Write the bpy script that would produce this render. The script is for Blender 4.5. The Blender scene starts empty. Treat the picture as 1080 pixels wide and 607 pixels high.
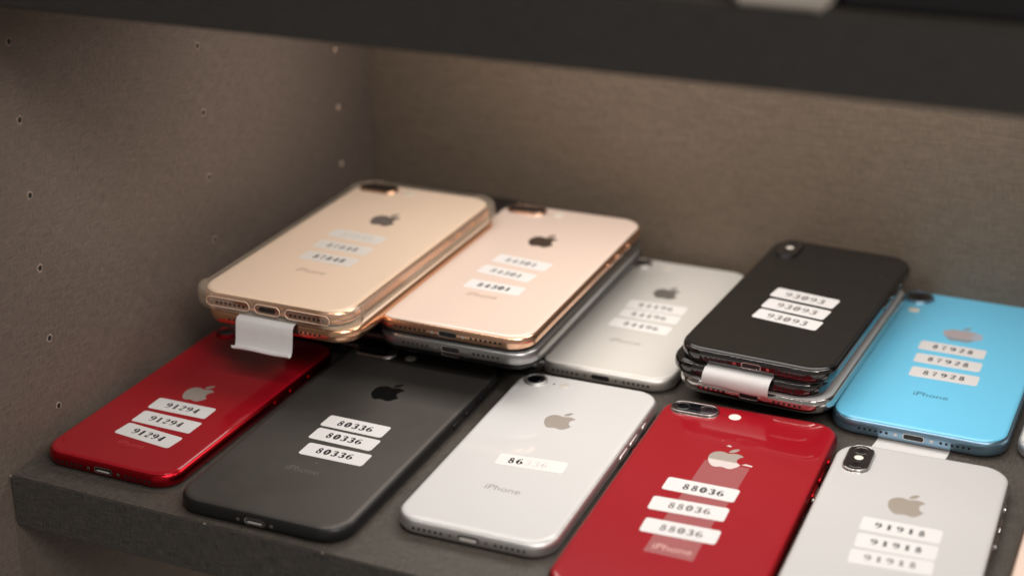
import bpy, bmesh, math, random
from math import radians as R, sin, cos, pi, sqrt
from mathutils import Matrix, Vector, Euler
random.seed(7)
S = 0.001                                   # everything below is written in millimetres
scn = bpy.context.scene
COL = scn.collection

# ------------------------------------------------------------------ camera
cam = bpy.data.cameras.new('camera')
cam.sensor_width = 36.0
cam.lens = 1720.3 / 1080 * 36.0
cam.clip_start = 0.01
cam.clip_end = 30.0
camo = bpy.data.objects.new('camera', cam)
COL.objects.link(camo)
camo.location = (442.83 * S, -453.76 * S, 337.31 * S)
camo.rotation_euler = Euler((1.16661663, 0.0131212, 0.4276134), 'XYZ')
cam.dof.use_dof = True
cam.dof.focus_distance = 0.690
cam.dof.aperture_fstop = 4.9
scn.camera = camo

# ------------------------------------------------------------------ world, lamps, exposure
w = bpy.data.worlds.new('World')
scn.world = w
w.use_nodes = True
w.node_tree.nodes['Background'].inputs['Color'].default_value = (1.0, 0.93, 0.86, 1)
w.node_tree.nodes['Background'].inputs['Strength'].default_value = 0.25
scn.view_settings.view_transform = 'Standard'
scn.view_settings.look = 'None'
scn.view_settings.exposure = 0.0
scn.view_settings.gamma = 1.0
scn.cycles.caustics_reflective = False
scn.cycles.caustics_refractive = False


def area(name, loc, aim, sx, sy, power, col, spread=180):
    l = bpy.data.lights.new(name, 'AREA')
    l.shape = 'RECTANGLE'
    l.size = sx * S
    l.size_y = sy * S
    l.energy = power
    l.color = col
    l.spread = R(spread)
    o = bpy.data.objects.new(name, l)
    COL.objects.link(o)
    o.location = Vector(loc) * S
    d = (Vector(aim) - Vector(loc)).normalized()
    xa = Vector((1, 0, 0)) - d * d.x                # long side stays level along the shelf
    xa.normalize()
    o.rotation_euler = Matrix((xa, (-d).cross(xa), -d)).transposed().to_euler()
    return o


area('shelf_lamp', (245, 205, 200.2), (245, 205, 0), 400, 120, 0.66, (1.0, 0.94, 0.88), 170)
area('front_lamp', (290, 6.0, 200.0), (290, 50, 60), 400, 3.5, 0.30, (1.0, 0.95, 0.90), 160)
area('lower_shelf_lamp', (340, 150, -24.6), (340, 150, -220), 260, 60, 0.8, (1.0, 0.88, 0.78), 170)
area('ceiling_lamp', (1250, -900, 1300), (220, 120, 20), 700, 500, 16.0, (1.0, 0.95, 0.90), 180)


# ------------------------------------------------------------------ materials
def mat(name, base=(0.5, 0.5, 0.5), rough=0.5, metal=0.0, coat=0.0, coat_rough=0.05, spec=0.5, noise=0.0, nscale=60.0,
        dust=0.0, smudge=0.0):
    m = bpy.data.materials.new(name)
    m.use_nodes = True
    nt = m.node_tree
    b = nt.nodes['Principled BSDF']
    b.inputs['Base Color'].default_value = (*base, 1)
    b.inputs['Roughness'].default_value = rough
    b.inputs['Metallic'].default_value = metal
    b.inputs['Coat Weight'].default_value = coat
    b.inputs['Coat Roughness'].default_value = coat_rough
    b.inputs['Specular IOR Level'].default_value = spec
    tc = nt.nodes.new('ShaderNodeTexCoord')
    last = None
    if noise:
        n = nt.nodes.new('ShaderNodeTexNoise')
        n.inputs['Scale'].default_value = nscale
        n.inputs['Detail'].default_value = 4
        nt.links.new(tc.outputs['Object'], n.inputs['Vector'])
        mr = nt.nodes.new('ShaderNodeMapRange')
        mr.inputs['To Min'].default_value = 1 - noise
        mr.inputs['To Max'].default_value = 1 + noise
        nt.links.new(n.outputs['Fac'], mr.inputs['Value'])
        mx = nt.nodes.new('ShaderNodeVectorMath')
        mx.operation = 'SCALE'
        mx.inputs[0].default_value = base
        nt.links.new(mr.outputs['Result'], mx.inputs['Scale'])
        last = mx.outputs['Vector']
        nt.links.new(last, b.inputs['Base Color'])
    if dust:
        v = nt.nodes.new('ShaderNodeTexVoronoi')
        v.inputs['Scale'].default_value = 130.0
        v.inputs['Randomness'].default_value = 1.0
        nt.links.new(tc.outputs['Object'], v.inputs['Vector'])
        lt = nt.nodes.new('ShaderNodeMath')
        lt.operation = 'LESS_THAN'
        lt.inputs[1].default_value = 0.036
        nt.links.new(v.outputs['Distance'], lt.inputs[0])
        sep = nt.nodes.new('ShaderNodeSeparateColor')
        nt.links.new(v.outputs['Color'], sep.inputs['Color'])
        g = nt.nodes.new('ShaderNodeMath')
        g.operation = 'LESS_THAN'
        g.inputs[1].default_value = 0.35
        nt.links.new(sep.outputs['Red'], g.inputs[0])
        mu = nt.nodes.new('ShaderNodeMath')
        mu.operation = 'MULTIPLY'
        nt.links.new(lt.outputs[0], mu.inputs[0])
        nt.links.new(g.outputs[0], mu.inputs[1])
        m2 = nt.nodes.new('ShaderNodeMath')
        m2.operation = 'MULTIPLY'
        m2.inputs[1].default_value = dust
        nt.links.new(mu.outputs[0], m2.inputs[0])
        mix = nt.nodes.new('ShaderNodeMix')
        mix.data_type = 'RGBA'
        nt.links.new(m2.outputs[0], mix.inputs['Factor'])
        if last:
            nt.links.new(last, mix.inputs['A'])
        else:
            mix.inputs['A'].default_value = (*base, 1)
        mix.inputs['B'].default_value = (0.6, 0.56, 0.52, 1)
        nt.links.new(mix.outputs['Result'], b.inputs['Base Color'])
    if smudge:
        n = nt.nodes.new('ShaderNodeTexNoise')
        n.inputs['Scale'].default_value = 28
        n.inputs['Detail'].default_value = 6
        n.inputs['Distortion'].default_value = 1.2
        nt.links.new(tc.outputs['Object'], n.inputs['Vector'])
        for sock, r0 in (('Roughness', rough), ('Coat Roughness', coat_rough)):
            mr = nt.nodes.new('ShaderNodeMapRange')
            mr.inputs['From Min'].default_value = 0.35
            mr.inputs['From Max'].default_value = 0.7
            mr.inputs['To Min'].default_value = r0
            mr.inputs['To Max'].default_value = min(1, r0 + smudge)
            nt.links.new(n.outputs['Fac'], mr.inputs['Value'])
            nt.links.new(mr.outputs['Result'], b.inputs[sock])
    return m


def laminate(name, base, var=0.12, rough=0.5, bump=0.6, threads=((130, 130, 3000), (2700, 2700, 180))):
    """dark woven-look laminate: fine crossed threads plus slow cloudy tone"""
    m = bpy.data.materials.new(name)
    m.use_nodes = True
    nt = m.node_tree
    b = nt.nodes['Principled BSDF']
    b.inputs['Roughness'].default_value = rough
    b.inputs['Specular IOR Level'].default_value = 0.35
    tc = nt.nodes.new('ShaderNodeTexCoord')
    outs = []
    for sc in threads:
        mp = nt.nodes.new('ShaderNodeMapping')
        mp.inputs['Scale'].default_value = sc
        nt.links.new(tc.outputs['Object'], mp.inputs['Vector'])
        n = nt.nodes.new('ShaderNodeTexNoise')
        n.inputs['Scale'].default_value = 1.0
        n.inputs['Detail'].default_value = 3
        n.inputs['Roughness'].default_value = 0.6
        nt.links.new(mp.outputs['Vector'], n.inputs['Vector'])
        outs.append(n.outputs['Fac'])
    acc = outs[0]
    for o in outs[1:]:
        a = nt.nodes.new('ShaderNodeMath')
        a.operation = 'ADD'
        nt.links.new(acc, a.inputs[0])
        nt.links.new(o, a.inputs[1])
        acc = a.outputs[0]
    cl = nt.nodes.new('ShaderNodeTexNoise')
    cl.inputs['Scale'].default_value = 7
    cl.inputs['Detail'].default_value = 3
    nt.links.new(tc.outputs['Object'], cl.inputs['Vector'])
    mr = nt.nodes.new('ShaderNodeMapRange')
    mr.inputs['From Min'].default_value = 0.6
    mr.inputs['From Max'].default_value = 1.4
    mr.inputs['To Min'].default_value = 1 - var * 2.2
    mr.inputs['To Max'].default_value = 1 + var * 2.2
    nt.links.new(acc, mr.inputs['Value'])
    mr2 = nt.nodes.new('ShaderNodeMapRange')
    mr2.inputs['To Min'].default_value = 0.86
    mr2.inputs['To Max'].default_value = 1.14
    nt.links.new(cl.outputs['Fac'], mr2.inputs['Value'])
    mm = nt.nodes.new('ShaderNodeMath')
    mm.operation = 'MULTIPLY'
    nt.links.new(mr.outputs['Result'], mm.inputs[0])
    nt.links.new(mr2.outputs['Result'], mm.inputs[1])
    sc = nt.nodes.new('ShaderNodeVectorMath')
    sc.operation = 'SCALE'
    sc.inputs[0].default_value = base
    nt.links.new(mm.outputs[0], sc.inputs['Scale'])
    nt.links.new(sc.outputs['Vector'], b.inputs['Base Color'])
    bp = nt.nodes.new('ShaderNodeBump')
    bp.inputs['Strength'].default_value = bump
    bp.inputs['Distance'].default_value = 0.0002
    nt.links.new(acc, bp.inputs['Height'])
    nt.links.new(bp.outputs['Normal'], b.inputs['Normal'])
    return m


def film(name, tint, alpha, rough=0.3, gloss=0.06, dif=(0.9, 0.88, 0.86)):
    """thin clear plastic: mostly see-through, some milkiness, a surface sheen"""
    m = bpy.data.materials.new(name)
    m.use_nodes = True
    nt = m.node_tree
    for n in list(nt.nodes):
        if n.type == 'BSDF_PRINCIPLED':
            nt.nodes.remove(n)
    out = [n for n in nt.nodes if n.type == 'OUTPUT_MATERIAL'][0]
    tr = nt.nodes.new('ShaderNodeBsdfTransparent')
    tr.inputs['Color'].default_value = (*tint, 1)
    df = nt.nodes.new('ShaderNodeBsdfDiffuse')
    df.inputs['Color'].default_value = (*dif, 1)
    gl = nt.nodes.new('ShaderNodeBsdfGlossy')
    gl.inputs['Roughness'].default_value = rough
    m1 = nt.nodes.new('ShaderNodeMixShader')
    m1.inputs[0].default_value = alpha
    nt.links.new(tr.outputs[0], m1.inputs[1])
    nt.links.new(df.outputs[0], m1.inputs[2])
    lw = nt.nodes.new('ShaderNodeLayerWeight')
    lw.inputs['Blend'].default_value = 0.5
    pw = nt.nodes.new('ShaderNodeMath')
    pw.operation = 'POWER'
    pw.inputs[1].default_value = 4.0
    nt.links.new(lw.outputs['Facing'], pw.inputs[0])
    ad = nt.nodes.new('ShaderNodeMath')
    ad.operation = 'MULTIPLY_ADD'
    ad.inputs[1].default_value = 0.7
    ad.inputs[2].default_value = gloss
    nt.links.new(pw.outputs[0], ad.inputs[0])
    m2 = nt.nodes.new('ShaderNodeMixShader')
    nt.links.new(ad.outputs[0], m2.inputs[0])
    nt.links.new(m1.outputs[0], m2.inputs[1])
    nt.links.new(gl.outputs[0], m2.inputs[2])
    nt.links.new(m2.outputs[0], out.inputs['Surface'])
    return m


M = dict(
    side=laminate('side_laminate', (0.126, 0.098, 0.081), 0.24, 0.42),
    back=laminate('back_laminate', (0.144, 0.108, 0.080), 0.20, 0.45),
    shelf=laminate('shelf_laminate', (0.070, 0.060, 0.051), 0.34, 0.48, 0.8, ((140, 2600, 900), (2600, 180, 900))),
    edge=laminate('edge_laminate', (0.066, 0.060, 0.055), 0.42, 0.5),
    raw=mat('raw_board', (0.27, 0.21, 0.165), 0.9),
    rawpale=mat('pale_opening', (0.60, 0.42, 0.30), 0.9),  # paler tone for the openings in the rear column
    hole=mat('dark_hole', (0.008, 0.007, 0.007), 0.8),
    paper=mat('paper', (0.66, 0.64, 0.635), 0.7, noise=0.07, nscale=220),
    sticker=mat('sticker_paper', (0.66, 0.645, 0.64), 0.5, noise=0.10, nscale=1500),
    sticker_faded=mat('sticker_paper_thin', (0.72, 0.69, 0.67), 0.5, noise=0.06, nscale=1200),
    sticker_bright=mat('sticker_paper_bright', (0.85, 0.82, 0.79), 0.5, noise=0.05, nscale=1200),
    ink=mat('ink', (0.012, 0.010, 0.012), 0.6),
    ink_mid=mat('ink_worn', (0.06, 0.055, 0.055), 0.6),
    ink_pale=mat('ink_pale', (0.20, 0.18, 0.175), 0.6),
    ink_ghost=mat('ink_ghost', (0.61, 0.59, 0.57), 0.6),
    lens=mat('lens_glass', (0.004, 0.004, 0.006), 0.06, coat=1.0, coat_rough=0.02),
    lens_in=mat('lens_inner', (0.05, 0.045, 0.06), 0.25, metal=1.0),
    flash=mat('flash_lens', (0.85, 0.80, 0.70), 0.25, coat=0.8),
    screen=mat('screen_glass', (0.006, 0.006, 0.007), 0.08, coat=1.0),
    port_in=mat('port_inside', (0.01, 0.01, 0.01), 0.5),
    tongue_glare=mat('port_contact_glare', (0.85, 0.82, 0.78), 0.4, metal=0.2),  # contact plate, with the glare inside the port painted as its pale colour
    bezel=mat('port_bezel', (0.6, 0.58, 0.56), 0.22, metal=1.0),
    chrome=mat('polished_steel', (0.62, 0.60, 0.58), 0.08, metal=1.0),
    film=film('film_residue', (1, 1, 1), 0.08, 0.3, 0.03),
    smear=film('smear_residue', (1, 1, 1), 0.45, 0.4, 0.04, (0.72, 0.56, 0.55)),
    case=film('clear_case', (1.0, 0.99, 0.97), 0.05, 0.16, 0.04, (0.95, 0.85, 0.74)),
    case_edge=film('clear_case_edge', (1.0, 0.96, 0.90), 0.14, 0.12, 0.05, (0.98, 0.82, 0.66)),
    pale=mat('pale_card', (0.46, 0.41, 0.36), 0.7),
    blackbox=mat('black_plastic', (0.004, 0.004, 0.005), 0.6),
)
GLASS = dict(coat=0.8, coat_rough=0.03, smudge=0.10, spec=0.12)
FIN = {   # finish: back, frame, logo, writing
    'red': (mat('red_glass', (0.30, 0.004, 0.011), 0.35, dust=0.5, **GLASS), mat('red_frame', (0.50, 0.012, 0.022), 0.28, metal=1.0), mat('red_logo', (0.42, 0.36, 0.32), 0.4, metal=0.35), mat('red_writing', (0.40, 0.035, 0.04), 0.3)),
    'silver': (mat('silver_glass', (0.61, 0.60, 0.59), 0.35, dust=0.4, noise=0.015, nscale=12, **GLASS), mat('silver_frame', (0.72, 0.71, 0.70), 0.48, metal=1.0), mat('silver_logo', (0.40, 0.35, 0.31), 0.4, metal=0.35), mat('silver_writing', (0.26, 0.24, 0.23), 0.3)),
    'cream': (mat('cream_glass', (0.68, 0.65, 0.605), 0.35, noise=0.015, nscale=12, **GLASS), mat('cream_frame', (0.74, 0.71, 0.67), 0.48, metal=1.0), mat('cream_logo', (0.22, 0.20, 0.18), 0.4, metal=0.35), mat('cream_writing', (0.34, 0.32, 0.30), 0.3)),
    'gold': (mat('gold_glass', (0.75, 0.59, 0.50), 0.35, **GLASS), mat('gold_frame', (0.82, 0.50, 0.34), 0.24, metal=1.0), mat('gold_logo', (0.13, 0.09, 0.07), 0.22, metal=0.6), mat('gold_writing', (0.40, 0.26, 0.19), 0.3)),
    'champagne': (mat('champagne_glass', (0.86, 0.67, 0.53), 0.35, **GLASS), mat('champagne_frame', (0.82, 0.48, 0.30), 0.24, metal=1.0), mat('champagne_logo', (0.22, 0.18, 0.18), 0.22, metal=0.6), mat('champagne_writing', (0.36, 0.26, 0.20), 0.3)),
    'matte_black': (mat('matte_black_back', (0.085, 0.077, 0.070), 0.42, metal=0.6, dust=0.5, smudge=0.12), mat('matte_black_frame', (0.030, 0.029, 0.030), 0.38, metal=0.7), mat('black_logo', (0.006, 0.006, 0.006), 0.08), mat('black_writing', (0.105, 0.098, 0.092), 0.3)),
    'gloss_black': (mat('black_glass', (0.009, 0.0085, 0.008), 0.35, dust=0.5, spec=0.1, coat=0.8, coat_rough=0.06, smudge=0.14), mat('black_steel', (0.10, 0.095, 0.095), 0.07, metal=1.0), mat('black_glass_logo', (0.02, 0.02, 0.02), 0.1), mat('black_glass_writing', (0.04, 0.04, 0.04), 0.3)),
    'silver_steel': (mat('white_glass', (0.54, 0.53, 0.525), 0.35, noise=0.015, nscale=12, **GLASS), M['chrome'], mat('white_logo', (0.38, 0.33, 0.28), 0.4, metal=0.35), mat('white_writing', (0.4, 0.4, 0.4), 0.3)),
    'grey': (mat('grey_back', (0.16, 0.16, 0.16), 0.4, metal=0.8), mat('grey_frame', (0.36, 0.36, 0.36), 0.36, metal=1.0), mat('grey_logo', (0.05, 0.05, 0.05), 0.2), mat('grey_writing', (0.05, 0.05, 0.05), 0.3)),
    'blue': (mat('blue_glass', (0.16, 0.57, 0.83), 0.35, **GLASS), mat('blue_frame', (0.26, 0.42, 0.56), 0.30, metal=0.9), mat('blue_logo', (0.36, 0.46, 0.54), 0.3, metal=0.4), mat('blue_writing', (0.05, 0.14, 0.20), 0.3)),
}


# ------------------------------------------------------------------ mesh helpers (millimetres in, metres out)
def finish(name, bm, m, parent=None, smooth=True, auto=None):
    me = bpy.data.meshes.new(name)
    bmesh.ops.transform(bm, matrix=Matrix.Scale(S, 4), verts=bm.verts)
    bm.normal_update()
    bm.to_mesh(me)
    bm.free()
    if m:
        for k in (m if isinstance(m, (list, tuple)) else [m]):
            me.materials.append(k)
    if smooth:
        me.shade_smooth()
        if auto:
            me.set_sharp_from_angle(angle=R(auto))
    o = bpy.data.objects.new(name, me)
    COL.objects.link(o)
    if parent:
        o.parent = parent
    return o


def tag(o, label=None, cat=None, group=None, kind=None):
    if label:
        o['label'] = label
    if cat:
        o['category'] = cat
    if group:
        o['group'] = group
    if kind:
        o['kind'] = kind
    return o


def rrect(wd, ln, r, n=10):
    pts = []
    r = max(r, 0.05)
    for sx, sy, a0 in ((1, 1, 0), (-1, 1, 90), (-1, -1, 180), (1, -1, 270)):
        for k in range(n + 1):
            a = R(a0 + 90 * k / n)
            pts.append((sx * (wd / 2 - r) + r * cos(a), sy * (ln / 2 - r) + r * sin(a)))
    return pts


def loft(bm, rings, cap0=False, cap1=False):
    vs = [[bm.verts.new(p) for p in r] for r in rings]
    n = len(vs[0])
    for a, b in zip(vs, vs[1:]):
        for i in range(n):
            j = (i + 1) % n
            bm.faces.new((a[i], a[j], b[j], b[i]))
    if cap0:
        bm.faces.new(list(reversed(vs[0])))
    if cap1:
        bm.faces.new(vs[-1])
    return vs


def ring(wd, ln, r, inset, z, n=12, ox=0, oy=0):
    return [(x + ox, y + oy, z) for x, y in rrect(wd - 2 * inset, ln - 2 * inset, r - inset, n)]


def bm_box(bm, x0, x1, y0, y1, z0, z1):
    r = bmesh.ops.create_cube(bm, size=1)
    for v in r['verts']:
        v.co = Vector(((x0 + x1) / 2 + v.co.x * (x1 - x0), (y0 + y1) / 2 + v.co.y * (y1 - y0), (z0 + z1) / 2 + v.co.z * (z1 - z0)))
    return r


def box_obj(name, dims, m, parent=None, bev=0.6):
    bm = bmesh.new()
    bm_box(bm, *dims)
    if bev:
        bmesh.ops.bevel(bm, geom=list(bm.edges), offset=bev, segments=2, affect='EDGES')
    return finish(name, bm, m, parent, smooth=False)


def slab(bm, pts, z0, z1):
    """extruded outline (counter-clockwise points)"""
    a = [bm.verts.new((x, y, z0)) for x, y in pts]
    b = [bm.verts.new((x, y, z1)) for x, y in pts]
    n = len(a)
    for i in range(n):
        j = (i + 1) % n
        bm.faces.new((a[i], a[j], b[j], b[i]))
    bm.faces.new(b)
    bm.faces.new(list(reversed(a)))


def flat(bm, pts, z):
    return bm.faces.new([bm.verts.new((x, y, z)) for x, y in pts])


# ------------------------------------------------------------------ numerals: high-contrast serif strokes
def catmull(pts, sub=6):
    P = [pts[0]] + list(pts) + [pts[-1]]
    out = []
    for i in range(1, len(P) - 2):
        for k in range(sub):
            t = k / sub
            out.append(tuple(0.5 * ((2 * P[i][d]) + (-P[i - 1][d] + P[i + 1][d]) * t + (2 * P[i - 1][d] - 5 * P[i][d] + 4 * P[i + 1][d] - P[i + 2][d]) * t * t
                                    + (-P[i - 1][d] + 3 * P[i][d] - 3 * P[i + 1][d] + P[i + 2][d]) * t ** 3) for d in range(3)))
    out.append(tuple(pts[-1]))
    return out


def ell(cx, cy, rx, ry, th, tn, n=24):
    return [(cx + rx * cos(a), cy + ry * sin(a), tn + (th - tn) * abs(cos(a)) ** 1.3) for a in [2 * pi * k / n for k in range(n + 1)]]


TN, TH = 0.12, 0.27
SIX = [catmull([(.45, .86, .12), (.40, .96, .05), (.27, .95, .06), (.14, .76, .13), (.09, .45, TH), (.13, .14, .13), (.28, .03, .06), (.44, .12, .12), (.50, .30, TH), (.44, .49, .12), (.30, .57, .05), (.17, .50, .04), (.10, .38, .04)])]
NUM = {
    '0': [ell(.30, .5, .20, .46, TH, TN)],
    '1': [[(.31, .03, TH), (.31, .95, TH)], [(.12, .03, .05), (.50, .03, .05)], [(.14, .84, .05), (.30, .96, .08)]],
    '2': [catmull([(.13, .76, .15), (.14, .90, .06), (.28, .97, .05), (.44, .90, .13), (.48, .74, TH), (.38, .50, .13), (.20, .26, .06), (.08, .06, .05)]),
          catmull([(.08, .08, .06), (.22, .12, .15), (.38, .06, .14), (.48, .08, .08), (.53, .26, .04)])],
    '3': [catmull([(.10, .80, .18), (.16, .93, .09), (.30, .97, .09), (.44, .88, .20), (.45, .68, .22), (.33, .54, .12), (.20, .53, .09)]),
          catmull([(.20, .53, .09), (.40, .48, .16), (.50, .28, .26), (.42, .08, .18), (.28, .02, .10), (.14, .06, .10), (.08, .20, .19)])],
    '4': [[(.42, .96, .05), (.04, .27, .05)], [(.04, .27, .06), (.56, .27, .06)], [(.40, .03, TH), (.40, .95, TH)], [(.24, .02, .05), (.55, .02, .05)]],
    '6': SIX,
    '9': [[(.6 - x, 1 - y, t) for x, y, t in s] for s in SIX],
    '7': [[(.07, .93, .11), (.54, .93, .11)], [(.07, .95, .04), (.06, .74, .04)], catmull([(.52, .92, .05), (.36, .60, .09), (.27, .32, .15), (.27, .02, .17)])],
    '8': [ell(.30, .745, .16, .215, .12, TN), ell(.30, .27, .20, .245, .14, TN), catmull([(.15, .80, .08), (.22, .62, .14), (.38, .44, .16), (.47, .25, .10)])],
}


def digits_bm(text, h, pitch, ital=0.0):
    bm = bmesh.new()
    z = 0.0
    W = pitch * len(text)
    for i, ch in enumerate(text):
        if ch == ' ':
            continue
        x0 = -W / 2 + i * pitch + (pitch - 0.6 * h) / 2
        for s in NUM[ch]:
            z += 0.003
            L, Rr = [], []
            n = len(s)
            for k, (x, y, t) in enumerate(s):
                a = s[max(0, k - 1)]
                b = s[min(n - 1, k + 1)]
                dx, dy = b[0] - a[0], b[1] - a[1]
                d = math.hypot(dx, dy) or 1
                nx, ny = -dy / d, dx / d
                for lst, sg in ((L, 1), (Rr, -1)):
                    t_ = t * 1.0 + .035
                    px, py = x + sg * nx * t_ / 2, y + sg * ny * t_ / 2
                    lst.append(bm.verts.new((x0 + px * h + ital * (py - .5) * h, (py - .5) * h, z)))
            for k in range(n - 1):
                bm.faces.new((Rr[k], Rr[k + 1], L[k + 1], L[k]))
    return bm


# ------------------------------------------------------------------ the fruit emblem outline (24-unit grid)
def cub(p0, p1, p2, p3, n=7):
    return [tuple((1 - t) ** 3 * p0[d] + 3 * (1 - t) ** 2 * t * p1[d] + 3 * (1 - t) * t * t * p2[d] + t ** 3 * p3[d] for d in (0, 1)) for t in [k / n for k in range(1, n + 1)]]


def path(start, segs):
    p = start
    out = [p]
    for s in segs:
        q = [(p[0] + s[i], p[1] + s[i + 1]) for i in (0, 2, 4)]
        out += cub(p, *q)
        p = q[2]
    return out


EMB = [path((12.152, 6.896), [(-.948, 0, -2.415, -1.078, -3.96, -1.04), (-2.04, .027, -3.91, 1.183, -4.961, 3.014), (-2.117, 3.675, -.546, 9.103, 1.519, 12.09),
                              (1.013, 1.454, 2.208, 3.09, 3.792, 3.039), (1.52, -.065, 2.09, -.987, 3.935, -.987), (1.831, 0, 2.35, .987, 3.96, .948), (1.637, -.026, 2.676, -1.48, 3.676, -2.948),
                              (1.156, -1.688, 1.636, -3.325, 1.662, -3.415), (-.039, -.013, -3.182, -1.221, -3.22, -4.857), (-.026, -3.04, 2.48, -4.494, 2.597, -4.559),
                              (-1.429, -2.09, -3.623, -2.324, -4.39, -2.376), (-2, -.156, -3.675, 1.09, -4.61, 1.09)])[:-1],
       path((15.53, 3.83), [(.843, -1.012, 1.4, -2.427, 1.245, -3.83), (-1.207, .052, -2.662, .805, -3.532, 1.818), (-.78, .896, -1.454, 2.338, -1.273, 3.714), (1.338, .104, 2.715, -.688, 3.559, -1.701)])]


def emblem_pts(width):
    k = width / 19.2
    return [[((x - 12) * k, (11.6 - y) * k) for x, y in P] for P in EMB]


def clip_below(P, yc):
    out = []
    for i in range(len(P)):
        a, b = P[i], P[(i + 1) % len(P)]
        ia, ib = a[1] <= yc, b[1] <= yc
        if ia:
            out.append(a)
        if ia != ib:
            t = (yc - a[1]) / (b[1] - a[1])
            out.append((a[0] + (b[0] - a[0]) * t, yc))
    return out


def text_obj(name, txt, width, m, parent, loc):
    cu = bpy.data.curves.new(name, 'FONT')
    cu.body = txt
    cu.align_x = 'CENTER'
    cu.align_y = 'CENTER'
    cu.resolution_u = 3
    tmp = bpy.data.objects.new(name + '_src', cu)
    COL.objects.link(tmp)
    bpy.context.view_layer.update()
    dg = bpy.context.evaluated_depsgraph_get()
    me = bpy.data.meshes.new_from_object(tmp.evaluated_get(dg))
    bpy.data.objects.remove(tmp)
    bpy.data.curves.remove(cu)
    xs = [v.co.x for v in me.vertices]
    k = width * S / (max(xs) - min(xs))
    me.transform(Matrix.Scale(k, 4))
    me.materials.clear()
    me.materials.append(m)
    me.name = name
    o = bpy.data.objects.new(name, me)
    COL.objects.link(o)
    o.parent = parent
    o.location = Vector(loc) * S
    return o


# ------------------------------------------------------------------ phones
TYPES = {
    'small': dict(w=67.3, l=138.4, t=7.3, r=11.2, e=3.1, split=.80, cam='single', emblem=(12.9, 28.3), word=-35.2),
    'plus': dict(w=78.0, l=158.3, t=7.4, r=12.2, e=3.2, split=.80, cam='pill', emblem=(14.0, 33.6), word=-41.6),
    'steel': dict(w=70.9, l=143.6, t=7.7, r=12.5, e=3.0, split=.78, cam='upright', emblem=(14.0, 28.2), word=None),
    'wide': dict(w=75.7, l=150.9, t=8.3, r=12.5, e=3.0, split=.80, cam='big', emblem=(14.4, 29.0), word=-41.4),
}


def inset_at(T, z):
    u = min(1.0, abs(z - T['t'] / 2) / (T['t'] / 2))
    return T['e'] * (1 - sqrt(max(0.0, 1 - u ** 2.35)) ** 0.93)


def frame_mesh(T):
    t = T['t']
    bm = bmesh.new()
    us = [-1, -.97, -.92, -.85, -.72, -.55, -.3, 0, .3, .52, .68, T['split'] - .02]
    rings = [ring(T['w'], T['l'], T['r'], inset_at(T, t / 2 + u * t / 2), t / 2 + u * t / 2) for u in us[4:]]
    # groove where glass meets the frame
    zt = t / 2 + us[-1] * t / 2
    rings.append(ring(T['w'], T['l'], T['r'], inset_at(T, zt) + .45, zt - .02))
    loft(bm, rings)
    return bm


def back_mesh(T):
    t = T['t']
    bm = bmesh.new()
    us = [T['split'], .86, .92, .96, .99, 1.0]
    z0 = t / 2 + T['split'] * t / 2
    rings = [ring(T['w'], T['l'], T['r'], inset_at(T, z0) + .4, z0 - .25)]
    for u in us:
        z = t / 2 + u * t / 2
        rings.append(ring(T['w'], T['l'], T['r'], inset_at(T, z) + .02, z))
    rings.append(ring(T['w'], T['l'], T['r'], T['e'] + .35, t))
    rings.append(ring(T['w'], T['l'], T['r'], T['e'] + 1.2, t))
    loft(bm, rings, cap1=True)
    return bm


def screen_mesh(T):
    t = T['t']
    bm = bmesh.new()
    rings = []
    for u in (-.72, -.85, -.94, -1.0):
        z = t / 2 + u * t / 2
        rings.append(ring(T['w'], T['l'], T['r'], inset_at(T, z) + .03, z))
    rings.append(ring(T['w'], T['l'], T['r'], T['e'] + 1.0, 0))
    loft(bm, list(reversed(rings)), cap0=True)
    return bm


def on_bottom(T, pts, off):
    """outline in (x, z) laid onto the rounded bottom edge, off mm proud"""
    return [(x, -T['l'] / 2 + inset_at(T, z) - off, z) for x, z in pts]


def stadium(cx, cy, wd, ht, n=7):
    return [(cx + x, cy + y) for x, y in rrect(wd, ht, min(wd, ht) / 2 - .001, n)]


def circ(cx, cy, r, n=12):
    return [(cx + r * cos(2 * pi * k / n), cy + r * sin(2 * pi * k / n)) for k in range(n)]


def bottom_face(bm, T, pts, off):
    bm.faces.new([bm.verts.new(p) for p in on_bottom(T, pts, off)])


def bottom_ring(bm, T, outer, inner, off):
    a = [bm.verts.new(p) for p in on_bottom(T, outer, off)]
    b = [bm.verts.new(p) for p in on_bottom(T, inner, off + .05)]
    c = [bm.verts.new((p[0], p[1] + .5, p[2])) for p in on_bottom(T, inner, off)]
    n = len(a)
    for i in range(n):
        j = (i + 1) % n
        bm.faces.new((a[i], a[j], b[j], b[i]))
        bm.faces.new((b[i], b[j], c[j], c[i]))


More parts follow.
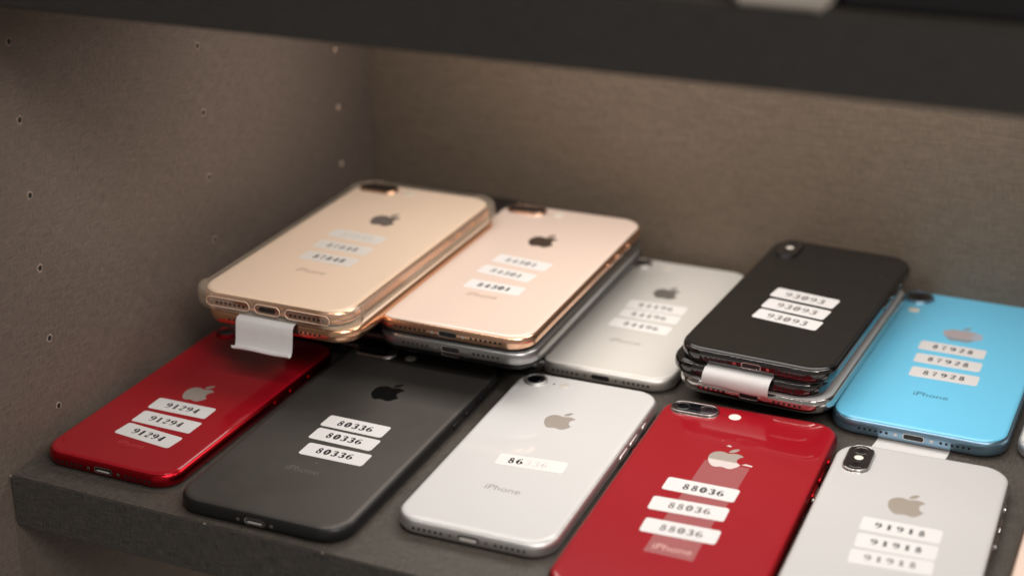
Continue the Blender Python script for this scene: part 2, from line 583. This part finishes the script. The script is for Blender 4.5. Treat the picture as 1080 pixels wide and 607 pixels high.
def details(ph, T, frame, fin, holes, screws=True, bright_port=False, port=True):
    zc = T['t'] / 2 - .1
    if port:
        bm = bmesh.new()
        bottom_ring(bm, T, stadium(0, zc, 9.3, 2.9), stadium(0, zc, 8.5, 2.2), .04)
        p = finish('charging_port', bm, M['bezel'], frame)
        bm = bmesh.new()
        bottom_face(bm, T, stadium(0, zc, 8.6, 2.3), .05)
        finish('port_opening', bm, M['port_in'], ph)
        if bright_port:
            bm = bmesh.new()
            bottom_face(bm, T, stadium(0, zc - .2, 7.4 if bright_port == 2 else 6.6, 1.5 if bright_port == 2 else .7), .07)
            finish('port_contact_glare', bm, M['tongue_glare'], ph)
    for s in (-1, 1):
        bm = bmesh.new()
        for i in range(holes):
            bottom_face(bm, T, circ(s * (11.5 + i * 2.35), zc, .62), .045)
        finish('speaker_grille', bm, M['hole'], ph)
        if screws:
            bm = bmesh.new()
            bottom_face(bm, T, circ(s * 7.6, zc, .75), .05)
            finish('screw', bm, M['bezel'], ph)


def side_button(ph, T, y0, y1, fin, side=1, name='volume_button'):
    bm = bmesh.new()
    zc = T['t'] / 2
    L = (y1 - y0)
    rings = []
    for off, sc in ((-.3, 1.0), (.30, 1.0), (.42, .86)):
        rr_ = []
        for a, b in rrect(L * (1 if sc == 1 else (L - .5) / L), 2.6 * sc, 1.25 * sc, 5):
            rr_.append((side * (T['w'] / 2 + off), (y0 + y1) / 2 + a * side, zc + b))
        rings.append(rr_)
    loft(bm, rings, cap1=True)
    finish(name, bm, fin[1], ph, auto=40)


def disc_stack(bm, cx, cy, prof, n=28):
    rings = [[(cx + r * cos(2 * pi * k / n), cy + r * sin(2 * pi * k / n), z) for k in range(n)] for r, z in prof]
    loft(bm, rings, cap1=True)


def camera_parts(ph, T, fin, kind):
    t = T['t']
    hw, hl = T['w'] / 2, T['l'] / 2

    def lens(parent, cx, cy, z, r):
        bm = bmesh.new()
        disc_stack(bm, cx, cy, [(r, z), (r * .97, z + .10), (r * .86, z + .13), (r * .55, z + .14)])
        o = finish('lens', bm, M['lens'], parent)
        bm = bmesh.new()
        n = 24
        for r0, r1, dz in ((r * .62, r * .52, .155), (r * .30, .02, .16)):
            rings = [[(cx + q * cos(2 * pi * k / n), cy + q * sin(2 * pi * k / n), z + dz) for k in range(n)] for q in (r0, r1)]
            loft(bm, rings)
        finish('lens_ring', bm, M['lens_in'], parent)

    def pill(cx, cy, wd, ln, h, m, r=None, rim=.9, glass=True):
        r = r or min(wd, ln) / 2 - .01
        bm = bmesh.new()
        loft(bm, [ring(wd, ln, r, i, z, 8, cx, cy) for i, z in ((-.25, t - .02), (-.05, t + .12), (0, t + h * .6), (.1, t + h * .92), (.3, t + h), (rim, t + h), (rim + .1, t + h - .12))])
        o = finish('camera_module', bm, m, ph)
        if glass:
            bm = bmesh.new()
            loft(bm, [ring(wd, ln, r, rim, t + h - .1, 8, cx, cy), ring(wd, ln, r, rim + .5, t + h - .07, 8, cx, cy)], cap1=True)
            finish('camera_glass', bm, M['lens'], o)
        return o

    if kind == 'single':
        o = pill(-hw + 9.6, hl - 9.4, 10.6, 10.6, 1.1, fin[1], 5.28, 1.1)
        lens(o, -hw + 9.6, hl - 9.4, t + 1.0, 3.4)
        bm = bmesh.new()
        disc_stack(bm, -hw + 18.4, hl - 9.6, [(.6, t), (.55, t + .03)])
        finish('microphone_hole', bm, M['hole'], ph)
        bm = bmesh.new()
        disc_stack(bm, -hw + 23.6, hl - 9.6, [(2.3, t + .005), (2.2, t + .08), (1.6, t + .10)])
        finish('flash', bm, mat_flash_silver if fin is FIN['silver'] else M['flash'], ph)
    elif kind == 'pill':
        o = pill(-24, hl - 9.8, 21.5, 10.4, 1.25, mat_ring if fin in (FIN['matte_black'], FIN['red']) else fin[1], None, .8)
        for dx in (-5.4, 5.4):
            lens(o, -24 + dx, hl - 9.8, t + 1.15, 3.3)
        bm = bmesh.new()
        disc_stack(bm, -6.1, hl - 9.8, [(2.7, t + .005), (2.6, t + .12), (2.0, t + .15)])
        finish('flash', bm, M['flash'], ph)
        bm = bmesh.new()
        disc_stack(bm, -10.6, hl - 9.8, [(.5, t), (.45, t + .03)])
        finish('microphone_hole', bm, M['hole'], ph)
    elif kind == 'upright':
        o = pill(-24.6, hl - 15.6, 10.8, 22.0, 1.3, FIN['matte_black'][1] if fin is FIN['gloss_black'] else fin[1], 5.35, .45)
        for dy in (-6, 6):
            lens(o, -24.6, hl - 15.6 + dy, t + 1.2, 3.0)
        bm = bmesh.new()
        disc_stack(bm, -24.6, hl - 15.6, [(1.9, t + 1.22), (1.8, t + 1.30), (1.2, t + 1.34)])
        finish('flash', bm, M['flash'], o)
    elif kind == 'big':
        o = pill(-27, hl - 11.6, 14.2, 14.2, 1.2, fin[1], 7.08, 1.2)
        lens(o, -27, hl - 11.6, t + 1.1, 4.7)
        bm = bmesh.new()
        disc_stack(bm, -26.6, hl - 26.6, [(2.8, t + .005), (2.7, t + .08), (2.0, t + .10)])
        finish('flash', bm, M['flash'], ph)


mat_ring = mat('camera_ring', (0.42, 0.38, 0.37), 0.2, metal=1.0)
mat_flash_silver = mat('flash_lens_pale', (0.62, 0.58, 0.52), 0.3, coat=0.8)


def new_phone(kind, fin_name, x, y, z, deg, label, group=None, holes=6, buttons=True, cam=True, emblem=True, word=True, emblem_at=None, bright_port=False, screws=True, name='smartphone'):
    T = TYPES[kind]
    fin = FIN[fin_name]
    ph = bpy.data.objects.new(name, None)
    COL.objects.link(ph)
    ph.empty_display_size = .01
    ph.location = Vector((x, y, z)) * S
    ph.rotation_euler = (0, 0, R(deg))
    tag(ph, label, 'smartphone', group)
    fr = finish('frame', frame_mesh(T), fin[1], ph)
    finish('back_panel', back_mesh(T), fin[0], ph)
    finish('screen', screen_mesh(T), M['screen'], ph)
    details(ph, T, fr, fin, holes, screws, bright_port)
    if buttons:
        hl = T['l'] / 2
        for a, b in ((hl - 30, hl - 24.5), (hl - 46, hl - 36), (hl - 59, hl - 49)):
            side_button(ph, T, a, b, fin, 1, 'volume_button' if b - a > 6 else 'mute_switch')
        side_button(ph, T, hl - 50, hl - 38, fin, -1, 'power_button')
    if cam:
        camera_parts(ph, T, fin, T['cam'])
    if emblem:
        wd, yy = T['emblem']
        if emblem_at is not None:
            yy = emblem_at
        bm = bmesh.new()
        for P in emblem_pts(wd):
            flat(bm, [(a, b + yy) for a, b in P], T['t'] + .012)
        bmesh.ops.recalc_face_normals(bm, faces=bm.faces)
        finish('emblem', bm, fin[2], ph, smooth=False)
    if word and T['word']:
        text_obj('lettering', 'iPhone', 15.2, fin[3], ph, (0, T['word'], T['t'] + .012))
    return ph


def sticker(ph, T, cx, cy, ang, txt, ink, wd=30.2, ht=10.2, paper='sticker', h=4.3, pitch=3.55, dx=0.0, dy=0.0, r=1.3, dz=0.0):
    z = T['t'] + .02 + dz
    bm = bmesh.new()
    wd *= random.uniform(.985, 1.015)
    ht *= random.uniform(.96, 1.03)
    dx += random.uniform(-.5, .5)
    dy += random.uniform(-.35, .35)
    base = rrect(wd, ht, r, 5)
    base = [(a * (1 + random.uniform(-.004, .004)), b * (1 + random.uniform(-.02, .02))) for a, b in base]
    loft(bm, [[(a, b, 0) for a, b in base], [(a, b, .07) for a, b in base], [(a * .99, b * .97, .09) for a, b in base]], cap1=True)
    s = finish('price_sticker', bm, M[paper], ph, smooth=False)
    s.location = Vector((cx, cy, z)) * S
    s.rotation_euler = (0, 0, R(ang + random.uniform(-.8, .8)))
    if txt:
        parts = txt if isinstance(txt, (list, tuple)) else [(txt, ink)]
        for tx, ik in parts:
            bm = digits_bm(tx, h, pitch)
            bmesh.ops.translate(bm, verts=bm.verts, vec=(dx, dy, .10))
            finish('printed_number', bm, M[ik], s, smooth=False)
    return s


def patch(ph, name, pts, z, m):
    bm = bmesh.new()
    flat(bm, pts, z)
    bmesh.ops.recalc_face_normals(bm, faces=bm.faces)
    for f in bm.faces:
        if f.normal.z < 0:
            f.normal_flip()
    return finish(name, bm, M[m], ph, smooth=False)


# ------------------------------------------------------------------ cabinet
cab = bpy.data.objects.new('display_cabinet', None)
COL.objects.link(cab)
tag(cab, 'brown grey laminate cabinet around the shelf, pin holes in its left side', 'cabinet')
side = box_obj('side_panel', (-18, 0, -260, 319, -300, 420), M['side'], cab, .4)
backp = box_obj('back_panel', (-18, 760, 319.2, 331, -300, 420), M['back'], cab, .4)


def pin_hole(y, z, pale):
    bm = bmesh.new()
    n = 18

    def c(r, x, j=0.0):
        return [(x, y + r * cos(2 * pi * k / n) * (1 + random.uniform(-j, j)), z + r * 1.05 * sin(2 * pi * k / n) * (1 + random.uniform(-j, j))) for k in range(n)]
    loft(bm, [c(1.75, .02, .2), c(1.5, .14, .16), c(1.15, .10)])
    o = finish('pin_hole', bm, M['raw'], side)
    bm = bmesh.new()
    bm.faces.new([bm.verts.new(p) for p in c(1.2, .05)])
    finish('hole_opening', bm, M['rawpale' if pale else 'hole'], side, smooth=False)


for k in range(6):
    pin_hole(35.1, 176.5 - 32.13 * k, False)
for k in range(1, 6):
    pin_hole(159.0, 176.5 - 32.13 * k, False)
for k in range(2, 5):
    pin_hole(282.3, 176.5 - 32.13 * k, True)

box_shelf = box_obj('shelf_board', (0.3, 740, 0, 318.8, -24, 0), [M['shelf'], M['edge']], None, .5)
for f in box_shelf.data.polygons:
    if f.normal.y < -.6:
        f.material_index = 1
tag(box_shelf, 'dark woven laminate shelf board carrying all the phones', 'shelf')
up = box_obj('shelf_board', (0.3, 740, 0, 318.8, 200.6, 225), [M['shelf'], laminate('upper_edge_laminate', (0.042, 0.039, 0.036), 0.2, 0.5)], None, .5)
for f in up.data.polygons:
    if f.normal.y < -.6:
        f.material_index = 1
tag(up, 'out of focus dark shelf board crossing the top of the photo above the phones', 'shelf')
for x0, x1, z0 in ((.2, 2.2, -1.3), (97, 98.4, -.5), (151, 152, -.6)):
    bm = bmesh.new()
    pts = [(x0 + (x1 - x0) * k / 5, z0 * random.uniform(.5, 1)) for k in range(1, 5)]
    bm.faces.new([bm.verts.new(p) for p in [(x0, -.05, .02), *[(a, -.06, b) for a, b in pts], (x1, -.05, .02), ((x0 + x1) / 2, .9, .03)]])
    finish('chipped_edge', bm, M['raw'], box_shelf, smooth=False)
b1 = box_obj('display_block', (305.5, 333, -1.5, 60, 225.2, 262), M['pale'], None, 1.5)
tag(b1, 'blurred pale beige block standing on the upper shelf at the top edge of the photo', 'block')
b2 = box_obj('display_box', (335, 470, 6, 90, 225.2, 275), M['blackbox'], None, 1.5)
tag(b2, 'blurred black box on the upper shelf in the top right corner', 'box')

# ------------------------------------------------------------------ phones on the shelf, front row
G1 = 'phones laid out on the shelf'
T8, TP, TX, TW = (TYPES[k] for k in ('small', 'plus', 'steel', 'wide'))
A = new_phone('small', 'red', 38.6, 82.4, 0, .1, 'red phone at the far left end of the front row, stickers reading 91294', G1, emblem_at=1.3, bright_port=True, word=False)
text_obj('lettering', 'iPhone', 13.0, FIN['red'][3], A, (1.2, -51.0, T8['t'] + .012))
for (cx, cy, a), ink in zip(((1.7, -14.9, .5), (3.1, -28.3, -.4), (3.1, -41.5, -5.8)), ('ink_mid', 'ink_mid', 'ink')):
    sticker(A, T8, cx, cy, a, '91294', ink)

B = new_phone('plus', 'matte_black', 117.5, 82.6, 0, 1.1, 'matte black phone between the red and the silver phone, stickers reading 80336', G1, emblem_at=35.2, bright_port=True)
for cx, cy, a in ((2.1, 0, -.6), (3.2, -11.9, -1.2), (6.0, -25.0, -.3)):
    sticker(B, TP, cx, cy, a, '80336', 'ink')

Cc = new_phone('small', 'silver', 199.1, 94.5, 0, 1.65, 'silver white phone with a single half rubbed sticker starting 86, middle of the front row', G1, bright_port=2)
sticker(Cc, T8, 2.7, -11.5, 4.2, [('86   ', 'ink'), ('  336', 'ink_ghost')], None, wd=29.8, ht=9.6, paper='sticker_faded', dx=-1.0)

D = new_phone('plus', 'red', 275.4, 85.5, 0, 2.1, 'red phone with two lenses and strips of film residue, stickers reading 88036', G1, word=False)
text_obj('lettering', 'iPhone', 15.2, mat('pale_pink_writing', (0.62, 0.36, 0.32), 0.4), D, (0, -41.6, TP['t'] + .05))
patch(D, 'film_residue', [(-7.6, 28.6), (11.4, 28.0), (10.9, 1), (9.2, -20), (9.6, -46.8), (-9.8, -46.3), (-9.4, -20), (-8.3, 4)], TP['t'] + .030, 'film')
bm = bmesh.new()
low = clip_below([(a, b + 33.6) for a, b in emblem_pts(14.0)[0]], 30.4)  # residue on the emblem's lower part, its mirrored light painted in as pale colour
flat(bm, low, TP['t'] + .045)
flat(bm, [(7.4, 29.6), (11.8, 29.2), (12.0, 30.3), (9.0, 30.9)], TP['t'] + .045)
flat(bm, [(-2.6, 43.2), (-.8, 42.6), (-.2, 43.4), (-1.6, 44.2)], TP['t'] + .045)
finish('adhesive_residue_glare', bm, mat('adhesive_glare', (0.60, 0.52, 0.50), 0.5), D, smooth=False)
for (cx, cy, a), ink in zip(((-2.4, 4.6, .2), (-2.8, -11.2, 1.5), (-1.0, -28.0, 1.6)), ('ink_mid', 'ink_pale', 'ink_pale')):
    sticker(D, TP, cx, cy, a, '88036', ink, dz=.02, dx=.8)

Ee = new_phone('steel', 'silver_steel', 351.2, 82.3, 0, 1.9, 'silver phone with a steel rim and upright twin camera, stickers reading 91918', G1, word=False)
for (cx, cy, a), ink in zip(((1.3, 8.2, .6), (1.7, -4.0, 1.1), (1.8, -15.3, 2.4)), ('ink_mid', 'ink_mid', 'ink_pale')):
    sticker(Ee, TX, cx, cy, a, '91918', ink, pitch=4.1, h=3.9)

L = new_phone('plus', 'gold', 433.2, 66, 0, .4, 'pinkish gold phone, only a sliver showing at the lower right edge', G1, buttons=False)

# ------------------------------------------------------------------ back row
J = new_phone('wide', 'blue', 340.6, 247.4, 0, -.3, 'bright blue phone in the back row, stickers reading 87928', G1, buttons=False)
patch(J, 'smear_residue', [(-7.5, 24.6), (-3, 23.4), (8, 23.6), (10.5, 26), (9.8, 31.5), (5, 33.4), (-4, 32.6), (-8.6, 30)], TW['t'] + .03, 'smear')
for cx, cy, a in ((-.5, 9.9, .4), (.3, -4.6, 0), (1.5, -19.4, .9)):
    sticker(J, TW, cx, cy, a, '87928', 'ink_mid', pitch=4.0, h=4.2)

H = new_phone('small', 'cream', 195.0, 243.4, 0, 1.1, 'cream white phone in the back row beside the gold pile, stickers reading 84496', G1, buttons=False)
for (cx, cy, a), k in zip(((.9, 8.6, 1.6), (1.3, -3.0, .1), (.8, -15.8, -2.2)), (0, .03, 0)):
    sticker(H, T8, cx, cy, a, '84496', 'ink_pale', ht=9.6, paper='sticker_bright', pitch=3.8, dz=k)

K = new_phone('small', 'silver', 415.4, 244.5, 0, -.6, 'silver phone cut off by the right edge of the photo beside the blue one', G1, buttons=False)

# pile with the cased champagne phone
G2 = 'phones piled under the champagne phone in the clear case'
for k in range(4):
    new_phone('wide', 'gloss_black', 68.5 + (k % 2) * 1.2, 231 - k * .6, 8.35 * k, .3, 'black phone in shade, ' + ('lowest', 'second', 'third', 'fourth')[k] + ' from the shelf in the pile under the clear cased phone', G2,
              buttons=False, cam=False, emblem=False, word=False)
new_phone('plus', 'champagne', 68.0, 181.0, 33.4, .6, 'gold phone directly underneath the cased phone, a paper tag hanging over its rim', None, buttons=False, cam=False, emblem=False, word=False)
ZF = 41.9
F = new_phone('plus', 'champagne', 66.1, 180.8, ZF, .4, 'champagne phone in a clear bumper case on top of the pile by the left wall', None, emblem_at=31.8)
for (cx, cy, a), ink in zip(((-1.7, 5.2, -2.4), (-1.0, -9.9, -1.8), (0, -24.9, -1.2)), ('ink_ghost', 'ink_pale', 'ink_mid')):
    sticker(F, TP, cx, cy, a, '87848', ink, wd=29, paper='sticker_faded')
# clear case round it
T = TP
bm = bmesh.new()


def case_ring(out, z, bump=0.0):
    pts = []
    wd, ln, r = T['w'] + 2 * out, T['l'] + 2 * out, T['r'] + out
    n = 20
    for sx, sy, a0 in ((1, 1, 0), (-1, 1, 90), (-1, -1, 180), (1, -1, 270)):
        for k in range(n + 1):
            f = k / n
            a = R(a0 + 90 * f)
            e = bump * 1.7 * min(1.0, 6 * sin(pi * f)) if 0 < f < 1 else 0
            pts.append((sx * (wd / 2 - r) + (r + e) * cos(a), sy * (ln / 2 - r) + (r + e) * sin(a), z))
    return pts


t = T['t']
loft(bm, [case_ring(-1.4, -.75), case_ring(.3, -.85, .2), case_ring(.8, -.3, .9), case_ring(.95, 1.2, 1.3), case_ring(1.0, t / 2, 1.4), case_ring(.95, t - 1.4, 1.35),
          case_ring(.7, t - .2, 1.3), case_ring(.2, t + .45, 1.1), case_ring(-.5, t + .72, .4), case_ring(-1.0, t + .66), case_ring(-1.4, t + .60)])
case = finish('clear_case', bm, M['case_edge'], F)
bm = bmesh.new()
loft(bm, [case_ring(-1.4, t + .60), case_ring(-2.2, t + .58)], cap1=True)
finish('case_back', bm, M['case'], case)
bm = bmesh.new()


def loop_tube(bm, pts, rad, n=6):
    m = len(pts)
    rings = []
    for i in range(m):
        p = Vector(pts[i])
        tg = (Vector(pts[(i + 1) % m]) - Vector(pts[i - 1])).normalized()
        up_ = Vector((0, 1, 0))
        sd = tg.cross(up_).normalized()
        rings.append([p + sd * rad * cos(2 * pi * k / n) + up_ * rad * sin(2 * pi * k / n) for k in range(n)])
    rings.append(rings[0])
    loft(bm, rings)


for cx, wd in ((-20.5, 22.5), (0, 13.0), (20.5, 22.5)):
    loop_tube(bm, [(x, -T['l'] / 2 - 1.15, z) for x, z in stadium(cx, T['t'] / 2 - .2, wd, 4.4, 6)], .26)
finish('case_cutout_rim', bm, mat('case_rim', (0.80, 0.58, 0.44), 0.2, coat=1.0), case)
bm = bmesh.new()
for cx, wd in ((-20.5, 21.6), (0, 12.2), (20.5, 21.6)):
    bottom_face(bm, T, stadium(cx, T['t'] / 2 - .2, wd + .3, 3.9, 6), 1.12)
finish('case_cutout', bm, mat('case_cutout_shade', (0.22, 0.09, 0.05), 0.4, metal=.3), case, smooth=False)
bm = bmesh.new()
bottom_face(bm, T, stadium(0, T['t'] / 2 - .2, 8.6, 2.5, 6), 1.16)
finish('case_port_hole', bm, M['port_in'], case, smooth=False)
for sg in (-1, 1):
    bm = bmesh.new()
    for q in range(8):
        bottom_face(bm, T, circ(sg * (12.2 + q * 2.35), T['t'] / 2 - .5, .7), 1.17)
    finish('speaker_grille', bm, M['hole'], F)

# pile with the gold phone
G3 = 'phones piled under the gold phone'
for k in range(2):
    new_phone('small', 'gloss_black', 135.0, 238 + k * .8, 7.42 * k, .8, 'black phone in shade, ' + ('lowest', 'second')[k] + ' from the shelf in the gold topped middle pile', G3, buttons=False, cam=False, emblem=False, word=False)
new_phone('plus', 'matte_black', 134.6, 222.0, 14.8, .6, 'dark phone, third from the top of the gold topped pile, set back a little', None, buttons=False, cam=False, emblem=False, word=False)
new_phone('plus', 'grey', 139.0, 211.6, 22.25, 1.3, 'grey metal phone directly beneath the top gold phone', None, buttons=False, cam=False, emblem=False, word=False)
Gg = new_phone('plus', 'gold', 138.3, 211.2, 29.7, 1.1, 'bare gold phone on top of the middle pile, no case', None, holes=7)
for (cx, cy, a), ink in zip(((1.6, 2.3, -5.5), (0, -12.8, -6.5), (1.4, -30.4, -1.6)), ('ink_pale', 'ink_pale', 'ink_mid')):
    sticker(Gg, TP, cx, cy, a, '84301', ink, wd=28.8, paper='sticker_faded')

# pile with the black phone
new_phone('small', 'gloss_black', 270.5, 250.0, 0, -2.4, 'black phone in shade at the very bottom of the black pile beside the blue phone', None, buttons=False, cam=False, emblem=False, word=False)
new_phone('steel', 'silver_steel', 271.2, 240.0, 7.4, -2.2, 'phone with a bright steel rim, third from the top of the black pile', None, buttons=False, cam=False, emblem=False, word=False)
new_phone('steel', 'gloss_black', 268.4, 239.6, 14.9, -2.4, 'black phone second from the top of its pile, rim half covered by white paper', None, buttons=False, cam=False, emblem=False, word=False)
I = new_phone('steel', 'gloss_black', 272.3, 239.4, 22.4, -2.6, 'glossy black phone on top of its pile beside the blue phone, stickers reading 93093', None, word=False, emblem=False)
for cx, cy, a in ((.8, .9, -5.0), (1.0, -12.8, -5.3), (1.1, -25.8, -5.3)):
    sticker(I, TX, cx, cy, a, '93093', 'ink_pale', wd=31, ht=11.0, pitch=4.1, h=4.9)


# ------------------------------------------------------------------ paper tags
def paper_strip(name, width, prof, loc, deg, label, skew=0.0, thick=.12):
    """strip of paper following prof = [(y, z), ...] ; width along x"""
    bm = bmesh.new()
    rows = []
    n = len(prof)
    for sgn in (0, 1):
        row = []
        for k, (y, z) in enumerate(prof):
            a = prof[max(0, k - 1)]
            b = prof[min(n - 1, k + 1)]
            dy, dz = b[0] - a[0], b[1] - a[1]
            d = math.hypot(dy, dz) or 1
            oy, oz = -dz / d * thick * sgn, dy / d * thick * sgn
            sk = skew * k / (n - 1)
            row.append([bm.verts.new((-width / 2 + width * q / 8 + sk, y + oy, z + oz + .35 * sin(q * .8) * k / n)) for q in range(9)])
        rows.append(row)
    for k in range(n - 1):
        for q in range(8):
            bm.faces.new((rows[0][k][q], rows[0][k][q + 1], rows[0][k + 1][q + 1], rows[0][k + 1][q]))
            bm.faces.new((rows[1][k][q], rows[1][k + 1][q], rows[1][k + 1][q + 1], rows[1][k][q + 1]))
    for k in range(n - 1):
        for q in (0, 8):
            bm.faces.new((rows[0][k][q], rows[0][k + 1][q], rows[1][k + 1][q], rows[1][k][q]))
    for k in (0, n - 1):
        for q in range(8):
            bm.faces.new((rows[0][k][q], rows[0][k][q + 1], rows[1][k][q + 1], rows[1][k][q]))
    bmesh.ops.recalc_face_normals(bm, faces=bm.faces)
    o = finish(name, bm, M['paper'], None, auto=50)
    o.location = Vector(loc) * S
    o.rotation_euler = (0, 0, R(deg))
    return tag(o, label, 'paper tag')


# hangs between the cased phone and the one below it (lower gold front edge y about 102)
paper_strip('paper_tag', 29, [(14, .0), (4, .0), (0, -.1), (-1.9, -.6), (-2.8, -2.4), (-3.0, -6), (-3.2, -10), (-3.6, -13), (-4.2, -14.6), (-5.2, -15.0), (-5.9, -14.2), (-5.6, -13.2)],
            (66.5, 101.6, 40.95), 2, 'white paper tag hanging from under the cased champagne phone above the red one', skew=-2.5)
paper_strip('paper_tag', 30.5, [(14, 0), (3, 0), (0, -.1), (-1.9, -.6), (-3.3, -1.7), (-4.1, -3.2), (-4.3, -5.0), (-3.9, -6.8), (-3.0, -8.2), (-1.8, -9.0)],
            (264.0, 168.0, 22.5), -2.8, 'white paper tag curling down out of the black pile above the red phone', skew=-1.0)
paper_strip('paper_tag', 30.5, [(14, .05), (0, .05), (-4, .15), (-9, .8), (-14, 1.7), (-16.0, 2.1)],
            (340.3, 172.6, 0.02), -3, 'white paper tag sticking out from under the blue phone behind the silver one')
